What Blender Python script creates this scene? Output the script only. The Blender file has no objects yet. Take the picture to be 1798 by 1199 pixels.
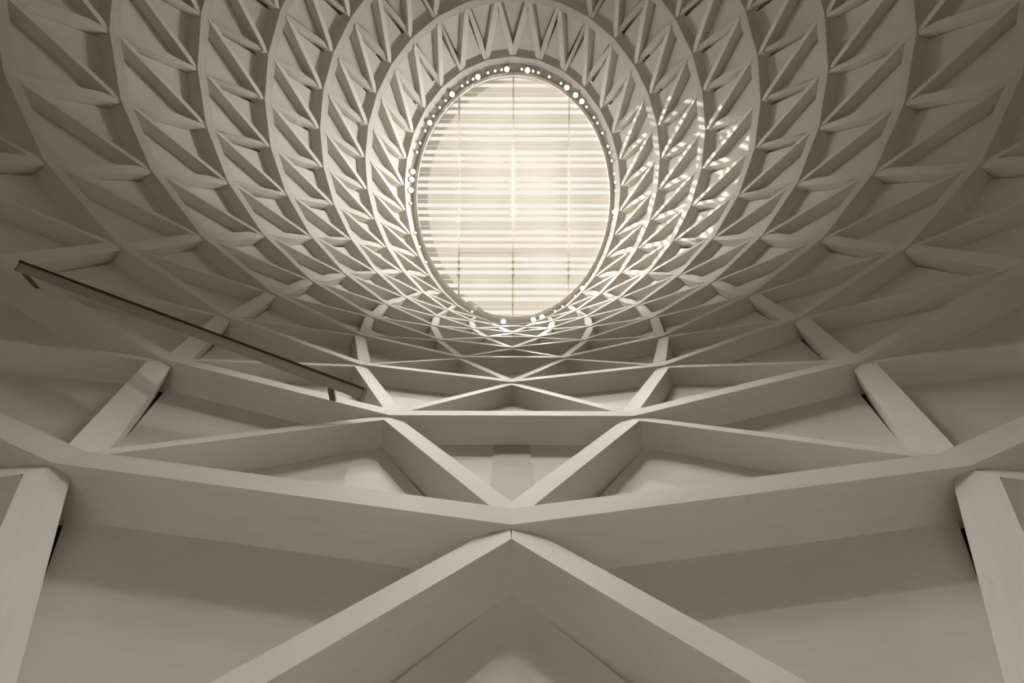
import bpy, bmesh, math, random
from mathutils import Vector, Matrix

random.seed(7)
scene = bpy.context.scene
C = scene.collection

# ------------------------------------------------------------------ camera
TILT = 0.3275                 # lens axis leans this far from the zenith
EYE = Vector((0.0, 0.0, 1.5))
F_PX = 900.0                  # focal length for a 1798 px wide frame


def view_to_world(x, y, z):
    """point given relative to the eye (right, up in view, along the lens axis) -> world"""
    c, s = math.cos(TILT), math.sin(TILT)
    return EYE + Vector((-x, y * c + z * s, z * c - y * s))


cam_data = bpy.data.cameras.new('camera')
cam_data.sensor_width = 36.0
cam_data.lens = 36.0 * F_PX / 1798.0
cam_data.clip_end = 200
cam = bpy.data.objects.new('camera', cam_data)
C.objects.link(cam)
fwd = Vector((0, math.sin(TILT), math.cos(TILT)))
upv = Vector((0, math.cos(TILT), -math.sin(TILT)))
right = fwd.cross(upv)
m = Matrix((right, upv, -fwd)).transposed().to_4x4()
cam.matrix_world = Matrix.Translation(EYE) @ m @ Matrix.Rotation(math.radians(0.18), 4, 'Z')
scene.camera = cam

# ------------------------------------------------------------------ sky, sun, exposure
world = bpy.data.worlds.new('sky')
scene.world = world
world.use_nodes = True
bg = world.node_tree.nodes['Background']
bg.inputs['Color'].default_value = (1.0, 0.94, 0.84, 1)
bg.inputs['Strength'].default_value = 0.98

SUN_FROM = view_to_world(0.0, 3.8, 13.2)      # inside the skylight
SUN_TO = view_to_world(3.8, 2.62, 11.6)        # where the sun patches fall
sun_data = bpy.data.lights.new('sun', 'SUN')
sun_data.energy = 17.0
sun_data.angle = math.radians(0.6)
sun_data.color = (1.0, 0.95, 0.86)
sun = bpy.data.objects.new('sun', sun_data)
C.objects.link(sun)
sun.rotation_euler = (SUN_TO - SUN_FROM).to_track_quat('-Z', 'Y').to_euler()
sun.location = SUN_FROM + (SUN_FROM - SUN_TO) * 3

vs = scene.view_settings
vs.view_transform = 'Standard'
vs.look = 'None'
vs.exposure = 0.0
vs.gamma = 1.0
vs.use_curve_mapping = False
try:
    scene.cycles.max_bounces = 14
    scene.cycles.diffuse_bounces = 10
    scene.cycles.transmission_bounces = 10
    scene.cycles.transparent_max_bounces = 12
except Exception:
    pass


# ------------------------------------------------------------------ materials
def new_mat(name):
    mt = bpy.data.materials.new(name)
    mt.use_nodes = True
    nt = mt.node_tree
    return mt, nt, nt.nodes['Principled BSDF'], nt.nodes['Material Output']


def wood(name, base, dark, knot=1.0):
    """pale stained board: grain runs along U (metres), a few knots"""
    mt, nt, p, out = new_mat(name)
    N, L = nt.nodes, nt.links
    uv = N.new('ShaderNodeUVMap')
    info = N.new('ShaderNodeObjectInfo')
    off = N.new('ShaderNodeVectorMath'); off.operation = 'ADD'
    rnd = N.new('ShaderNodeVectorMath'); rnd.operation = 'SCALE'
    rnd.inputs[0].default_value = (37.0, 19.0, 11.0)
    L.new(info.outputs['Random'], rnd.inputs['Scale'])
    L.new(uv.outputs['UV'], off.inputs[0]); L.new(rnd.outputs[0], off.inputs[1])
    mp = N.new('ShaderNodeMapping'); mp.inputs['Scale'].default_value = (1.2, 26.0, 1)
    L.new(off.outputs[0], mp.inputs['Vector'])
    g = N.new('ShaderNodeTexNoise'); g.inputs['Scale'].default_value = 2.2
    g.inputs['Detail'].default_value = 6; g.inputs['Roughness'].default_value = 0.6
    L.new(mp.outputs[0], g.inputs['Vector'])
    big = N.new('ShaderNodeTexNoise'); big.inputs['Scale'].default_value = 3.0
    L.new(off.outputs[0], big.inputs['Vector'])
    kn_m = N.new('ShaderNodeMapping'); kn_m.inputs['Scale'].default_value = (2.4, 4.2, 1)
    L.new(off.outputs[0], kn_m.inputs['Vector'])
    v = N.new('ShaderNodeTexVoronoi'); v.inputs['Scale'].default_value = 1.6
    L.new(kn_m.outputs[0], v.inputs['Vector'])
    kr = N.new('ShaderNodeMapRange'); kr.inputs['From Min'].default_value = 0.03
    kr.inputs['From Max'].default_value = 0.07; kr.inputs['To Min'].default_value = 0.22 * knot
    kr.inputs['To Max'].default_value = 0.0
    L.new(v.outputs['Distance'], kr.inputs['Value'])
    gr = N.new('ShaderNodeMapRange'); gr.inputs['From Min'].default_value = 0.35
    gr.inputs['From Max'].default_value = 0.75; gr.inputs['To Max'].default_value = 0.20
    L.new(g.outputs['Fac'], gr.inputs['Value'])
    br = N.new('ShaderNodeMapRange'); br.inputs['From Min'].default_value = 0.4
    br.inputs['From Max'].default_value = 0.8; br.inputs['To Max'].default_value = 0.15
    L.new(big.outputs['Fac'], br.inputs['Value'])
    a1 = N.new('ShaderNodeMath'); L.new(gr.outputs[0], a1.inputs[0]); L.new(kr.outputs[0], a1.inputs[1])
    a2 = N.new('ShaderNodeMath'); L.new(a1.outputs[0], a2.inputs[0]); L.new(br.outputs[0], a2.inputs[1])
    mx = N.new('ShaderNodeMix'); mx.data_type = 'RGBA'
    mx.inputs[6].default_value = (*base, 1); mx.inputs[7].default_value = (*dark, 1)
    L.new(a2.outputs[0], mx.inputs[0]); L.new(mx.outputs[2], p.inputs['Base Color'])
    p.inputs['Roughness'].default_value = 0.6
    p.inputs['Specular IOR Level'].default_value = 0.25
    bp = N.new('ShaderNodeBump'); bp.inputs['Strength'].default_value = 0.04
    L.new(g.outputs['Fac'], bp.inputs['Height']); L.new(bp.outputs[0], p.inputs['Normal'])
    return mt


def paint(name, col, rough=0.5, metal=0.0, scale=30.0, vary=0.06):
    mt, nt, p, out = new_mat(name)
    N, L = nt.nodes, nt.links
    tc = N.new('ShaderNodeTexCoord')
    g = N.new('ShaderNodeTexNoise'); g.inputs['Scale'].default_value = scale
    L.new(tc.outputs['Object'], g.inputs['Vector'])
    mx = N.new('ShaderNodeMix'); mx.data_type = 'RGBA'
    mx.inputs[6].default_value = (*col, 1)
    mx.inputs[7].default_value = (*[c * (1 - 3 * vary) for c in col], 1)
    L.new(g.outputs['Fac'], mx.inputs[0]); L.new(mx.outputs[2], p.inputs['Base Color'])
    p.inputs['Roughness'].default_value = rough
    p.inputs['Metallic'].default_value = metal
    return mt


def emit(name, col, strength):
    mt, nt, p, out = new_mat(name)
    nt.nodes.remove(p)
    e = nt.nodes.new('ShaderNodeEmission')
    e.inputs['Color'].default_value = (*col, 1); e.inputs['Strength'].default_value = strength
    nt.links.new(e.outputs[0], out.inputs['Surface'])
    return mt


WOOD = wood('pale_timber', (0.70, 0.677, 0.633), (0.50, 0.47, 0.42))
PANEL = wood('pale_timber_panel', (0.70, 0.677, 0.633), (0.52, 0.49, 0.44), 0.6)
HATCH = wood('hatch_timber', (0.50, 0.48, 0.44), (0.40, 0.315, 0.275), 0.3)
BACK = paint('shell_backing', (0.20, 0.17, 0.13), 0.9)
PLASTER = paint('plaster', (0.62, 0.59, 0.54), 0.8, 0, 6)
FLOORM = paint('stone_floor', (0.80, 0.77, 0.71), 0.5, 0, 4)
CURB = paint('curb_paint', (0.66, 0.63, 0.57), 0.6)
DARK = paint('dark_metal', (0.10, 0.085, 0.065), 0.4, 0.6)
LAMPM = paint('lamp_housing', (0.22, 0.19, 0.155), 0.45, 0.3)
LIP = paint('pale_frame', (0.80, 0.76, 0.69), 0.5)
HOUSE = paint('luminaire_paint', (0.42, 0.385, 0.32), 0.5)

LENS_HI = emit('lens_bright', (1.0, 0.94, 0.82), 14.0)
LENS_LO = emit('lens_dim', (1.0, 0.94, 0.82), 1.6)

# frosted glazing: daylight scattered towards the room plus a part that passes straight through
GLASS, nt, p, out = new_mat('frosted_glazing')
nt.nodes.remove(p)
e = nt.nodes.new('ShaderNodeEmission'); e.inputs['Color'].default_value = (1.0, 0.94, 0.84, 1)
e.inputs['Strength'].default_value = 0.95
t = nt.nodes.new('ShaderNodeBsdfTransparent')
mix = nt.nodes.new('ShaderNodeMixShader'); mix.inputs[0].default_value = 0.35
nt.links.new(e.outputs[0], mix.inputs[1]); nt.links.new(t.outputs[0], mix.inputs[2])
nt.links.new(mix.outputs[0], out.inputs['Surface'])

# louvre blades: white translucent sheet
SLAT, nt, p, out = new_mat('translucent_louvre')
nt.nodes.remove(p)
tr = nt.nodes.new('ShaderNodeBsdfTranslucent'); tr.inputs['Color'].default_value = (0.72, 0.70, 0.66, 1)
df = nt.nodes.new('ShaderNodeBsdfDiffuse'); df.inputs['Color'].default_value = (0.8, 0.77, 0.7, 1)
mix = nt.nodes.new('ShaderNodeMixShader'); mix.inputs[0].default_value = 0.12
nt.links.new(tr.outputs[0], mix.inputs[1]); nt.links.new(df.outputs[0], mix.inputs[2])
nt.links.new(mix.outputs[0], out.inputs['Surface'])


BAR, nt, p, out = new_mat('milky_bar')
nt.nodes.remove(p)
tr = nt.nodes.new('ShaderNodeBsdfTranslucent'); tr.inputs['Color'].default_value = (0.80, 0.77, 0.71, 1)
df = nt.nodes.new('ShaderNodeBsdfDiffuse'); df.inputs['Color'].default_value = (0.7, 0.67, 0.6, 1)
mix = nt.nodes.new('ShaderNodeMixShader'); mix.inputs[0].default_value = 0.2
nt.links.new(tr.outputs[0], mix.inputs[1]); nt.links.new(df.outputs[0], mix.inputs[2])
nt.links.new(mix.outputs[0], out.inputs['Surface'])


# ------------------------------------------------------------------ mesh helpers
def obj(name, verts, faces, mat, parent=None, uvs=None, smooth=False, world_space=True):
    me = bpy.data.meshes.new(name)
    me.from_pydata([tuple(v) for v in verts], [], faces)
    if uvs:
        lay = me.uv_layers.new(name='UVMap')
        i = 0
        for f in uvs:
            for uv in f:
                lay.data[i].uv = uv
                i += 1
    me.materials.append(mat)
    if smooth:
        for pl in me.polygons:
            pl.use_smooth = True
    me.update()
    o = bpy.data.objects.new(name, me)
    C.objects.link(o)
    if parent is not None:
        o.parent = parent
        if world_space:
            base = parent.parent or parent
            o.matrix_parent_inverse = Matrix.Translation(-base.location)
    return o


def empty(name, loc):
    o = bpy.data.objects.new(name, None)
    o.location = loc
    o.empty_display_size = 0.2
    C.objects.link(o)
    return o


def tag(o, label=None, cat=None, group=None, kind=None):
    if label: o['label'] = label
    if cat: o['category'] = cat
    if group: o['group'] = group
    if kind: o['kind'] = kind
    return o


def box(name, centre, ax, ay, az, mat, parent=None):
    """box from centre and three half-axis vectors"""
    vs_ = []
    for k in (-1, 1):
        for j in (-1, 1):
            for i in (-1, 1):
                vs_.append(centre + ax * i + ay * j + az * k)
    fs = [(0, 2, 3, 1), (4, 5, 7, 6), (0, 1, 5, 4), (2, 6, 7, 3), (0, 4, 6, 2), (1, 3, 7, 5)]
    return obj(name, vs_, fs, mat, parent)


# ------------------------------------------------------------------ the lattice of nodes
N = 32
# per ring: radius, depth, centre, tilt, ellipse, azimuth skew, residual harmonics (x: 3, y: 4), distance factor
RINGS = [
    [9.9083, 5.3815, 8.8304, 0.3275, 1.0199, 0.0203, 0.0071, 0.0015, 0.0002, 0.1533, -0.0614, -0.0775, -0.0214, 1.0],
    [8.3932, 6.2178, 7.6579, 0.3156, 1.0264, 0.027, -0.0058, 0.003, 0.0016, 0.208, -0.0904, -0.1064, -0.0285, 1.05],
    [6.8348, 7.0221, 6.559, 0.3, 1.0632, 0.0878, -0.0518, 0.0221, 0.0148, -0.1011, 0.1211, 0.0011, -0.0227, 1.13],
    [5.708, 7.3989, 5.6036, 0.25, 1.0512, 0.0705, 0.0193, -0.0219, 0.0119, -0.0463, 0.0628, -0.0097, -0.0136, 1.205],
    [4.7006, 7.6984, 4.7217, 0.195, 1.0387, 0.0517, 0.0426, -0.0523, 0.0263, -0.0256, 0.0385, -0.0091, -0.0138, 1.285],
    [3.8076, 7.8769, 3.9845, 0.13, 1.0401, 0.0213, 0.0187, -0.0293, 0.0188, -0.0044, 0.0087, -0.0029, -0.0113, 1.37],
    [3.0127, 7.9863, 3.3643, 0.06, 1.0677, -0.0181, 0.0089, -0.0202, 0.0206, 0.0131, -0.0199, 0.0146, -0.0215, 1.465],
    [2.3141, 7.9803, 2.8174, 0.0, 1.1113, -0.081, -0.0001, -0.0031, 0.0215, 0.0012, -0.0025, -0.0019, -0.0176, 1.57],
    [1.6854, 7.8753, 2.3241, 0.0, 1.2077, -0.1568, -0.0001, 0.0005, 0.0328, 0.0002, 0.003, -0.0041, -0.0293, 1.69],
]
WID = 0.15          # ring width on the inner face
DEP = 0.21          # beam depth
BRW = 0.15         # brace width


# small departures of the two lowest rings from the fitted oval, metres at node distance from the axis
BUMP = {1: [(0, -.014), (1, .016), (2, .124), (3, .2), (4, .2), (5, .12), (6, .05), (7, 0), (99, 0)],
        2: [(0, -.012), (.5, -.009), (1.5, .012), (2.5, .073), (3.5, .1), (4.5, .06), (5.5, 0), (99, 0)]}


def bump(k, idx):
    if k not in BUMP:
        return 0.0
    i = abs(((idx + N / 2) % N) - N / 2)
    tb = BUMP[k]
    for (a, va), (b, vb) in zip(tb, tb[1:]):
        if a <= i <= b:
            return va + (vb - va) * (i - a) / (b - a)
    return 0.0


def ring_point(k, idx):
    """lower inner edge of ring k (0 = the lowest built ring) at node position idx"""
    a = idx * 2 * math.pi / N
    if k == 0:
        return Vector((-10.71 * math.sin(a), 10.02 - 10.71 * math.cos(a), EYE.z + 1.01))
    r, z, o, t, b, e, x1, x2, x3, y0, y1, y2, y3, lam = RINGS[k - 1]
    a2 = a + e * math.sin(a)
    x = r * math.sin(a2) + x1 * math.sin(a) + x2 * math.sin(2 * a) + x3 * math.sin(3 * a)
    y = o - r * b * math.cos(t) * math.cos(a2) + y0 + y1 * math.cos(a) + y2 * math.cos(2 * a) + y3 * math.cos(3 * a) + bump(k, idx)
    zz = z + math.tan(t) * (y - o)
    return view_to_world(x * lam, y * lam, zz * lam)


K = len(RINGS) + 1


def shift(k):
    return 0.5 if k % 2 == 0 else 0.0          # even rows sit half a bay round


P, NRM, UPD = {}, {}, {}
for k in range(K):
    for i in range(N):
        P[k, i] = ring_point(k, i + shift(k))
for k in range(K):
    for i in range(N):
        q = i + shift(k)
        th = (ring_point(k, q + 0.5) - ring_point(k, q - 0.5)).normalized()
        hi = ring_point(min(k + 1, K - 1), q)
        lo = ring_point(max(k - 1, 0), q)
        tu = (hi - lo)
        tu = (tu - th * tu.dot(th)).normalized()
        n = th.cross(tu).normalized()
        axis_pt = Vector((0, 9.0, 6.0))
        if n.dot(P[k, i] - axis_pt) < 0:
            n = -n
        NRM[k, i] = n
        UPD[k, i] = tu
# every ring is a flat board in its own plane: its depth runs radially in that plane
RAD, PLN = {}, {}
for k in range(K):
    cen = sum((P[k, i] for i in range(N)), Vector()) / N
    pn = (P[k, 0] - cen).cross(P[k, N // 4] - cen).normalized()
    for i in range(N):
        q = i + shift(k)
        th = (ring_point(k, q + 0.5) - ring_point(k, q - 0.5)).normalized()
        rd = th.cross(pn).normalized()
        if rd.dot(P[k, i] - cen) < 0:
            rd = -rd
        RAD[k, i] = rd
    PLN[k] = pn if pn.z > 0 else -pn


def px(pt):
    d = pt - EYE
    w = d.dot(fwd)
    if w < 0.05:
        return None
    return (899 + F_PX * d.dot(right) / w, 599.5 - F_PX * d.dot(upv) / w)


def shown(pts):
    """visible size of a piece in the frame (rough, px squared), 0 when outside"""
    q = [px(p_) for p_ in pts]
    q = [a for a in q if a]
    if len(q) < 2:
        return 0.0
    x0, x1 = min(a[0] for a in q), max(a[0] for a in q)
    y0, y1 = min(a[1] for a in q), max(a[1] for a in q)
    x0, x1 = max(x0, 0), min(x1, 1798)
    y0, y1 = max(y0, 0), min(y1, 1199)
    if x1 <= x0 or y1 <= y0:
        return 0.0
    return max(x1 - x0, 4) * max(y1 - y0, 4)


# ------------------------------------------------------------------ shell of the dome (the ceiling)
verts, faces = [], []
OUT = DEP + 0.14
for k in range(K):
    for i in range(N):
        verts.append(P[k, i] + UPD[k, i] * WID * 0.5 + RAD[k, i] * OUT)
for k in range(K - 1):
    for i in range(N):
        if k % 2 == 0:      # lower ring is the half-shifted one
            a, b = k * N + i, k * N + (i + 1) % N
            c, d = (k + 1) * N + (i + 1) % N, (k + 1) * N + (i + 2) % N
            faces += [(a, b, c), (b, d, c)]
        else:
            a, b = k * N + i, k * N + (i + 1) % N
            c, d = (k + 1) * N + i, (k + 1) * N + (i + 1) % N
            faces += [(a, b, c), (b, d, c)]
ceiling = obj('ceiling', verts, faces, BACK)
tag(ceiling, 'pale timber dome of ring beams and triangular coffers rising to an oval skylight', None, None, 'structure')

# ------------------------------------------------------------------ ring beams
for k in range(K):
    vs_, fs, uvs = [], [], []
    cum = 0.0
    us = [0.0]
    for i in range(N):
        cum += (P[k, (i + 1) % N] - P[k, i]).length
        us.append(cum)
    for i in range(N):
        p_, n, u_ = P[k, i], RAD[k, i], UPD[k, i]
        vs_ += [p_, p_ + u_ * WID, p_ + u_ * WID + n * (DEP + 0.03), p_ + n * (DEP + 0.03)]
    vv = [0, WID, WID + DEP, 2 * WID + DEP, 2 * WID + 2 * DEP]
    for i in range(N):
        j = (i + 1) % N
        for s in range(4):
            s2 = (s + 1) % 4
            fs.append((i * 4 + s, j * 4 + s, j * 4 + s2, i * 4 + s2))
            uvs.append([(us[i], vv[s]), (us[i + 1], vv[s]), (us[i + 1], vv[s + 1]), (us[i], vv[s + 1])])
    obj('ring_beam', vs_, fs, WOOD, ceiling, uvs)

# ------------------------------------------------------------------ diagonal braces
braces, panels = [], []


def brace_mesh(k, iu, il):
    """plank from node iu of ring k+1 down to node il of ring k"""
    U, nU, dU = P[k + 1, iu], RAD[k + 1, iu], -UPD[k + 1, iu]
    Lp = P[k, il] + UPD[k, il] * WID
    nL, uL = RAD[k, il], UPD[k, il]
    e1 = (Lp - U); ln = e1.length; e1.normalize()
    n = (nU + nL) * 0.8 + (NRM[k + 1, iu] + NRM[k, il]) * 0.2; n = (n - e1 * n.dot(e1)).normalized()
    e2 = n.cross(e1).normalized()
    if e2.dot(dU) > 0:
        e2 = -e2
    two = lambda v_: (v_.dot(e1), v_.dot(e2))
    w = BRW / 2
    mx_, my_ = two(dU)
    s_mer = mx_ * w / max(-my_, 0.05)
    lx, ly = two(uL)
    s_up = ln + lx * w / max(ly, 0.05) + 0.02
    # ring direction at the foot, pointing to the under-side of the plank
    rl = P[k, (il + 1) % N] - P[k, (il - 1) % N]
    rl.normalize(); rx, ry = two(rl)
    s_ring = ln + (rx / ry) * (-w) if abs(ry) > 0.05 else ln
    ru = (P[k + 1, (iu + 1) % N] - P[k + 1, (iu - 1) % N]).normalized()
    rx, ry = two(ru)
    s0 = abs(rx / ry) * w if abs(ry) > 0.05 else w
    s0 = min(s0, 0.25 * ln)
    out2 = [(0.0, 0.0)]
    A, B, D = (0.0, 0.0), (1.05 * s0, w * 0.96), (2.3 * s0, w)
    for q in (0.25, 0.5, 0.75):
        out2.append(tuple((1 - q) ** 2 * A[c] + 2 * q * (1 - q) * B[c] + q * q * D[c] for c in (0, 1)))
    out2 += [D, (s_up, w), (ln, 0.0), (s_ring, -w), (s_mer, -w)]
    m_ = len(out2)
    foot = (m_ - 4, m_ - 3, m_ - 2)
    vs_ = []
    for dd in (0.0, DEP + 0.02):
        for a, (s, q) in enumerate(out2):
            pt = U + e1 * s + e2 * q + n * (dd + 0.014)
            if a in foot[1:]:
                # stop on the top face of the ring below
                pt += e1 * (((Lp - pt).dot(PLN[k]) - 0.012) / e1.dot(PLN[k]))
            elif (pt - U).dot(PLN[k + 1]) > -0.002:
                # stop under the ring above
                pt += e1 * (((U - pt).dot(PLN[k + 1]) - 0.002) / e1.dot(PLN[k + 1]))
            vs_.append(pt)
    fs = [tuple(range(m_)), tuple(range(2 * m_ - 1, m_ - 1, -1))]
    uvs = [[(s, q) for s, q in out2], [(s, q) for s, q in reversed(out2)]]
    per = 0.3
    for a in range(m_):
        b = (a + 1) % m_
        fs.append((a, b, m_ + b, m_ + a))
        uvs.append([(out2[a][0], per), (out2[b][0], per), (out2[b][0], per + DEP), (out2[a][0], per + DEP)])
    return vs_, fs, uvs


def cells(k):
    """(upper node, lower-left node, lower-right node) of row k"""
    for iu in range(N):
        if k % 2 == 0:      # lower ring shifted by +0.5: upper iu sits between lower iu-1 and iu
            yield iu, (iu - 1) % N, iu
        else:               # upper ring shifted: upper iu sits between lower iu and iu+1
            yield iu, iu, (iu + 1) % N


def panel_mesh(corners, brace_edges):
    """flat board; edges listed in brace_edges are pulled in beside the planks"""
    a, b, c = corners
    n = (b - a).cross(c - a).normalized()
    cen = (a + b + c) / 3
    cam_side = 1 if n.dot(Vector((0, 9, 6)) - cen) > 0 else -1
    nin = n * cam_side                     # towards the room
    lines = []
    for q in range(3):
        p0, p1 = corners[q], corners[(q + 1) % 3]
        d = (p1 - p0).normalized()
        inn = nin.cross(d)
        if inn.dot(cen - p0) < 0:
            inn = -inn
        lines.append((p0 + inn * (BRW / 2 + 0.016 if q in brace_edges else 0.0), d))
    pts = []
    for q in range(3):
        p0, d0 = lines[q - 1]
        p1, d1 = lines[q]
        # intersection of two coplanar lines
        cr = d0.cross(d1)
        tpar = (p1 - p0).cross(d1).dot(cr) / cr.length_squared
        pts.append(p0 + d0 * tpar)
    vs_ = pts + [p_ - nin * 0.03 for p_ in pts]
    fs = [(0, 1, 2), (5, 4, 3), (0, 3, 4, 1), (1, 4, 5, 2), (2, 5, 3, 0)]
    ux = (pts[1] - pts[0]).normalized(); uy = nin.cross(ux)
    uvv = [((p_ - pts[0]).dot(ux), (p_ - pts[0]).dot(uy)) for p_ in vs_]
    return vs_, fs, [[uvv[v_] for v_ in f] for f in fs]


def back(k, i):
    return P[k, i] + UPD[k, i] * WID * 0.5 + RAD[k, i] * DEP


for k in range(K - 1):
    rows = list(cells(k))
    for iu, l0, l1 in rows:
        for il in (l0, l1):
            braces.append((shown([P[k + 1, iu], P[k, il], P[k, il] + NRM[k, il] * DEP, P[k + 1, iu] + NRM[k + 1, iu] * DEP]), brace_mesh(k, iu, il)))
        tri = [back(k, l0), back(k, l1), back(k + 1, iu)]
        panels.append((shown(tri), panel_mesh(tri, (1, 2))))
        iu2 = (iu + 1) % N
        tri = [back(k + 1, iu), back(k + 1, iu2), back(k, l1)]
        panels.append((shown(tri), panel_mesh(tri, (1, 2))))


def lay_out(name, pieces, mat, limit=296):
    pieces = sorted(pieces, key=lambda a: -a[0])
    rest_v, rest_f, rest_uv = [], [], []
    for q, (size, (vs_, fs, uvs)) in enumerate(pieces):
        if q < limit and size > 30:
            obj(name, vs_, fs, mat, ceiling, uvs)
        else:
            o_ = len(rest_v)
            rest_v += vs_
            rest_f += [tuple(i + o_ for i in f) for f in fs]
            rest_uv += uvs
    if rest_v:
        tag(obj(name + '_field', rest_v, rest_f, mat, ceiling, rest_uv), kind='stuff')


lay_out('brace', braces, WOOD)
lay_out('panel', panels, PANEL)

# ------------------------------------------------------------------ access hatch in the nearest coffer
# coffer between ring 1 (node 0) and ring 2 (nodes -0.5, +0.5)
bt = (back(2, N - 1) + back(2, 0)) / 2
bb = back(1, 0)
dn = (bb - bt).normalized()
sd = (back(2, 0) - back(2, N - 1)).normalized()
nn = sd.cross(dn).normalized()
if nn.dot(Vector((0, 9, 6)) - bt) < 0:
    nn = -nn
ctr = bt + dn * 0.56 + nn * 0.006
hatch = box('access_hatch', ctr, sd * 0.125, dn * 0.46, nn * 0.006, HATCH, ceiling)
uvl = hatch.data.uv_layers.new(name='UVMap')
hatch['label'] = 'slightly darker rectangular access hatch'

# ------------------------------------------------------------------ oval skylight and its curb
ZI = RINGS[8][1] * RINGS[8][13]
S = ZI / F_PX
SA, SB = 172.5 * S, 215.5 * S       # half width, half height of the glass
SKC = (1.5 * S, (599.5 - 342.0) * S)
ZG = ZI + 0.20


def oval(a, fa=1.0, fb=None, grow=0.0, z=ZI):
    fb = fa if fb is None else fb
    return view_to_world(SKC[0] + (SA * fa + grow) * math.sin(a), SKC[1] - (SB * fb + grow) * math.cos(a), z)


M = 96
window = empty('window_1', view_to_world(SKC[0], SKC[1], ZG))
tag(window, 'oval frosted skylight with rows of white louvre blades', None, None, 'structure')


def oval_ring(name, mat, parent, prof):
    """closed ring swept round the oval; prof = [(grow, z)]"""
    vs_, fs, n_ = [], [], len(prof)
    for q in range(M):
        a = 2 * math.pi * q / M
        for g, z in prof:
            vs_.append(oval(a, grow=g, z=z))
    for q in range(M):
        r_ = (q + 1) % M
        for s in range(n_):
            s2 = (s + 1) % n_
            fs.append((q * n_ + s, r_ * n_ + s, r_ * n_ + s2, q * n_ + s2))
    o = obj(name, vs_, fs, mat, parent)
    o.data.update()
    return o


oval_ring('skylight_frame', LIP, window, [(-0.02, ZI + 0.11), (0.055, ZI + 0.11), (0.055, ZG + 0.12), (-0.02, ZG + 0.12)])
# curb joins frame and the topmost ring beam
cv, cf = [], []
inner = [(0.055, ZI + 0.13), (0.055, ZI + 0.17)]
for q in range(N):
    tip = P[K - 1, q] + UPD[K - 1, q] * (WID * 0.9) + RAD[K - 1, q] * 0.02
    cv.append(tip); cv.append(tip + RAD[K - 1, q] * (OUT))
ang = []
for q in range(N):
    d = cv[2 * q] - EYE
    w_ = d.dot(fwd)
    x, y = d.dot(right), d.dot(upv)
    ang.append(math.atan2((x - SKC[0]) / SA, -(y - SKC[1]) / SB))
o_ = len(cv)
for q in range(N):
    cv.append(oval(ang[q], grow=0.055, z=ZI + 0.13)); cv.append(oval(ang[q], grow=0.055, z=ZG + 0.1))
for q in range(N):
    r_ = (q + 1) % N
    cf.append((2 * q, 2 * r_, o_ + 2 * r_, o_ + 2 * q))
    cf.append((2 * q + 1, o_ + 2 * q + 1, o_ + 2 * r_ + 1, 2 * r_ + 1))
obj('curb', cv, cf, CURB, window)

# glazing, one pane between each pair of bars
bars_x = [(803 - 898) * S, (899 - 898) * S, (998 - 898) * S]
edges_x = [SKC[0] - SA * 1.02] + bars_x + [SKC[0] + SA * 1.02]


def half_h(x, f=1.02):
    t_ = max(0.0, 1 - ((x - SKC[0]) / (SA * f)) ** 2)
    return SB * f * math.sqrt(t_)


for q in range(4):
    xa, xb = edges_x[q], edges_x[q + 1]
    top, bot = [], []
    for s in range(13):
        x = xa + (xb - xa) * s / 12
        h_ = half_h(x)
        top.append(view_to_world(x, SKC[1] + h_, ZG + 0.06)); bot.append(view_to_world(x, SKC[1] - h_, ZG + 0.06))
    vs_ = top + bot
    fs = [(s, s + 1, 13 + s + 1, 13 + s) for s in range(12)]
    obj('pane', vs_, fs, GLASS, window)

vx, vy, vz = view_to_world(1, 0, 0) - EYE, view_to_world(0, 1, 0) - EYE, view_to_world(0, 0, 1) - EYE
# louvre blades: three slots of light and a wide blade in every module
mod = 47.6
y_first = 214.5 - 2 * mod
blades = []
for g in range(10):
    y0 = y_first + g * mod
    for (ya, yb) in ((3.4, 8.6), (15.4, 20.6), (27.4, 36.4), (37.6, 44.2)):
        blades.append((y0 + ya, y0 + yb))
for ya, yb in blades:
    y1, y2 = (599.5 - ya) * S, (599.5 - yb) * S
    yc = (y1 + y2) / 2
    if abs(yc - SKC[1]) > SB * 0.985:
        continue
    hx = SA * 1.0 * math.sqrt(max(0, 1 - ((yc - SKC[1]) / SB) ** 2))
    x0, x1 = SKC[0] - hx, SKC[0] + hx
    c_ = view_to_world((x0 + x1) / 2, yc, ZG)
    box('slat', c_, vx * ((x1 - x0) / 2), vy * ((y1 - y2) / 2), vz * 0.006, SLAT, window)
for x in bars_x:
    h_ = half_h(x, 1.0)
    box('glazing_bar', view_to_world(x, SKC[1], ZG - 0.03), vx * 0.022, vy * h_, vz * 0.015, BAR, window)
yb_ = (599.5 - 442.5) * S
for xa, xb in ((bars_x[0], bars_x[1]), (bars_x[1], bars_x[2])):
    box('bottom_rail', view_to_world((xa + xb) / 2, yb_, ZG - 0.03), vx * ((xb - xa) / 2 - 0.03), vy * 0.016, vz * 0.012, BAR, window)
for x in bars_x:
    for yy in (458, 470, 482):
        box('clip', view_to_world(x, (599.5 - yy) * S, ZG - 0.03), vx * 0.042, vy * 0.02, vz * 0.018, BAR, window)

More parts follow.
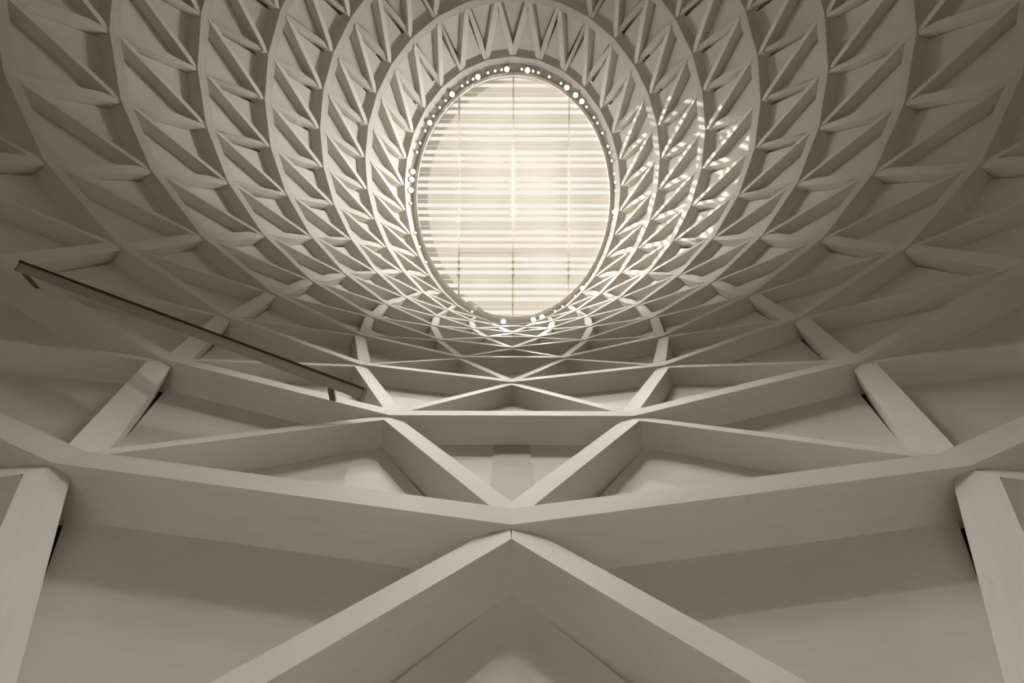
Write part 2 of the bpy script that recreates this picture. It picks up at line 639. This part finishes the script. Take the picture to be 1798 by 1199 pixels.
# ------------------------------------------------------------------ spotlights round the curb
HI = [(887.5, 119), (837, 133), (792.5, 164.5), (722.5, 300), (721, 314), (720.5, 333), (923.5, 121), (993, 150),
      (1008.5, 163), (1019.5, 174.5), (1078, 370.5), (1019, 502), (949.5, 552), (934.5, 556.5), (883, 561.5), (753.5, 214.5)]
LO = [(853.5, 121), (867, 122), (878.5, 121), (829, 138), (819.5, 144), (810, 150), (781, 175.5), (771, 187.5), (761, 203.5),
      (747, 229.5), (737.5, 250.5), (732, 266.5), (723.5, 356), (730, 408), (740, 431), (749, 459), (914, 114.5), (934, 117.5),
      (942.5, 126), (961.5, 132.5), (982.5, 143), (1028, 184), (1042, 202), (1050, 210), (1055.5, 231), (1065, 254), (1069, 265),
      (1071.5, 280), (1076.5, 303), (1078, 318), (1079, 333), (1077.5, 380), (1074, 390.5), (1069, 409), (1062, 427), (1057, 440),
      (1047, 462), (1038, 478), (1025, 493), (1005, 514), (983, 531), (971, 540), (830, 542)]


BEAM_HI, BEAM_LO = 1000.0, 300.0


def cyl(c_, ax, r0, r1, l_, n_=12):
    ax = ax.normalized()
    a_ = ax.orthogonal().normalized(); b_ = ax.cross(a_)
    vs_ = []
    for r_, s in ((r0, 0), (r1, l_)):
        for q in range(n_):
            t_ = 2 * math.pi * q / n_
            vs_.append(c_ + ax * s + a_ * r_ * math.cos(t_) + b_ * r_ * math.sin(t_))
    fs = [(q, (q + 1) % n_, n_ + (q + 1) % n_, n_ + q) for q in range(n_)]
    fs += [tuple(range(n_ - 1, -1, -1)), tuple(range(n_, 2 * n_))]
    return vs_, fs


lamps = []
ORD = ('first second third fourth fifth sixth seventh eighth ninth tenth eleventh twelfth thirteenth fourteenth fifteenth '
       'sixteenth seventeenth eighteenth nineteenth twentieth').split()
for tens, whole in (('twenty', 'thirtieth'), ('thirty', 'fortieth'), ('forty', 'fiftieth')):
    ORD += [tens + '-' + w_ for w_ in ORD[:9]] + [whole]
for lst, mat, r_, lab, grp in (
        (HI, LENS_HI, 0.062, 'glaring round spotlight on the skylight curb, %s bright one clockwise from the top', 'glaring spotlights round the skylight'),
        (LO, LENS_LO, 0.034, 'small dim spotlight on the skylight curb, %s dim one clockwise from the top', 'dim spotlights round the skylight')):
    lst = sorted(lst, key=lambda p_: math.atan2(p_[0] - 899.5, -(p_[1] - 342.0)) % (2 * math.pi))
    for nth, (x, y) in enumerate(lst):
        a = math.atan2((x - 899.5) / 172.5, (y - 342.0) / 215.5)
        root = empty('spotlight', oval(a, grow=0.13, z=ZI + 0.11))
        tag(root, lab % ORD[nth], 'spotlight', grp)
        lamps.append(root)
        inv = root.matrix_basis.inverted()
        aim = (view_to_world(SKC[0], SKC[1], 4.0) - root.location).normalized()
        if mat is LENS_LO:
            aim = (aim * 0.8 - vz * 0.3).normalized()
        org = Vector((0, 0, 0))
        vs_, fs = cyl(org - aim * 0.02, aim, r_ * 0.9, r_ * 1.12, 0.06)
        obj('housing', vs_, fs, LAMPM, root, world_space=False)
        vs_, fs = cyl(org + aim * 0.041, aim, r_, r_, 0.006)
        obj('lens', vs_, fs, mat, root, world_space=False)
        ld = bpy.data.lights.new('beam', 'SPOT')
        ld.energy = BEAM_HI if mat is LENS_HI else BEAM_LO
        ld.color = (1.0, 0.96, 0.90)
        ld.spot_size = math.radians((20 if len(lamps) % 2 == 0 else 30) if mat is LENS_HI else 60); ld.spot_blend = 1.0
        ld.shadow_soft_size = 0.12 if mat is LENS_HI else 0.2
        lo_ = bpy.data.objects.new('beam', ld); C.objects.link(lo_)
        lo_.parent = root
        lo_.location = aim * 0.055
        to_ = ((Vector((0.0, 1.4, 0.0)) if len(lamps) % 2 == 0 else view_to_world(0.0, -0.5, 2.8)) - root.location) if mat is LENS_HI else ((ring_point(7, (a / (2 * math.pi) + 0.5) * N) * 0.4 + ring_point(8, (a / (2 * math.pi) + 0.5) * N) * 0.6) - root.location)
        lo_.rotation_euler = to_.to_track_quat('-Z', 'Y').to_euler()

# ------------------------------------------------------------------ linear luminaire on ring 2 (left)
pa = ring_point(2, -2.33) + Vector((0, 0, 0))
pb = ring_point(2, -0.61)


def at_px(x, y, dist):
    cr, sr = math.cos(math.radians(0.18)), math.sin(math.radians(0.18))
    dx, dy = x - 899, y - 599.5
    return view_to_world((cr * dx + sr * dy) / F_PX * dist, -(cr * dy - sr * dx) / F_PX * dist, dist)


da, db = (pa - EYE).dot(fwd) - 0.12, (pb - EYE).dot(fwd) - 0.08
ea, eb = at_px(38, 470, da), at_px(637, 693, db)
lx_ = (eb - ea); ll = lx_.length; lx_.normalize()
mid = (ea + eb) / 2
tow = (EYE - mid); tow = (tow - lx_ * tow.dot(lx_)).normalized()      # face towards the room
sid = tow.cross(lx_).normalized()
if sid.dot(upv) < 0:
    sid = -sid
lum = empty('linear_light', mid)
tag(lum, 'long straight bar luminaire clamped to a ring beam at the left', 'light')


def local(o):
    return o


hw = 0.037
local(box('housing', mid, lx_ * (ll / 2), sid * hw, tow * 0.03, HOUSE, lum))
local(box('slot', mid + sid * (hw + 0.004) + tow * 0.012, lx_ * (ll / 2 + 0.004), sid * 0.009, tow * 0.03, DARK, lum))
for s in (-1, 1):
    local(box('end_cap', mid + lx_ * (s * (ll / 2 + 0.004)), lx_ * 0.004, sid * hw * 1.03, tow * 0.031, LAMPM, lum))
for xx, yy, dd, ring_i in ((78, 500, da, -2.2), (590, 695, db, -0.75)):
    tgt = ring_point(2, ring_i)
    un = UPD[2, int(round(ring_i - shift(2))) % N]
    nr = RAD[2, int(round(ring_i - shift(2))) % N]
    foot = tgt + un * WID * 0.45
    s_ = (foot - mid).dot(lx_)
    hd = mid + lx_ * s_ - sid * hw
    d_ = (hd - foot)
    arm = local(box('bracket', (hd + foot) / 2, d_ / 2, d_.normalized().cross(nr).normalized() * 0.02, nr * 0.014, LAMPM, lum))
    c_ = box('clamp', foot - nr * 0.014, (ring_point(2, ring_i + .1) - ring_point(2, ring_i - .1)).normalized() * 0.06, un * 0.03, nr * 0.018, LAMPM, arm)

# ------------------------------------------------------------------ wall below the dome and floor
vs_, fs = [], []
for q in range(64):
    a = 2 * math.pi * q / 64
    for r_, z in ((10.72, EYE.z + 1.02), (10.72, 0.0), (11.2, 0.0), (11.2, EYE.z + 1.02)):
        vs_.append(Vector((r_ * math.sin(a), 10.02 - r_ * math.cos(a), z)))
for q in range(64):
    r_ = (q + 1) % 64
    for s in range(4):
        fs.append((q * 4 + s, r_ * 4 + s, r_ * 4 + (s + 1) % 4, q * 4 + (s + 1) % 4))
tag(obj('wall_round', vs_, fs, PLASTER), 'round plaster wall below the dome', None, None, 'structure')
vs_ = [Vector((11.4 * math.sin(2 * math.pi * q / 64), 10.02 - 11.4 * math.cos(2 * math.pi * q / 64), z)) for z in (0, -0.2) for q in range(64)]
fs = [tuple(range(64)), tuple(range(127, 63, -1))] + [(q, (q + 1) % 64, 64 + (q + 1) % 64, 64 + q) for q in range(64)]
tag(obj('floor', vs_, fs, FLOORM), 'plain stone floor under the dome', None, None, 'structure')

# consistent outward normals
for me in bpy.data.meshes:
    bm = bmesh.new(); bm.from_mesh(me)
    bmesh.ops.recalc_face_normals(bm, faces=bm.faces)
    bm.to_mesh(me); bm.free()
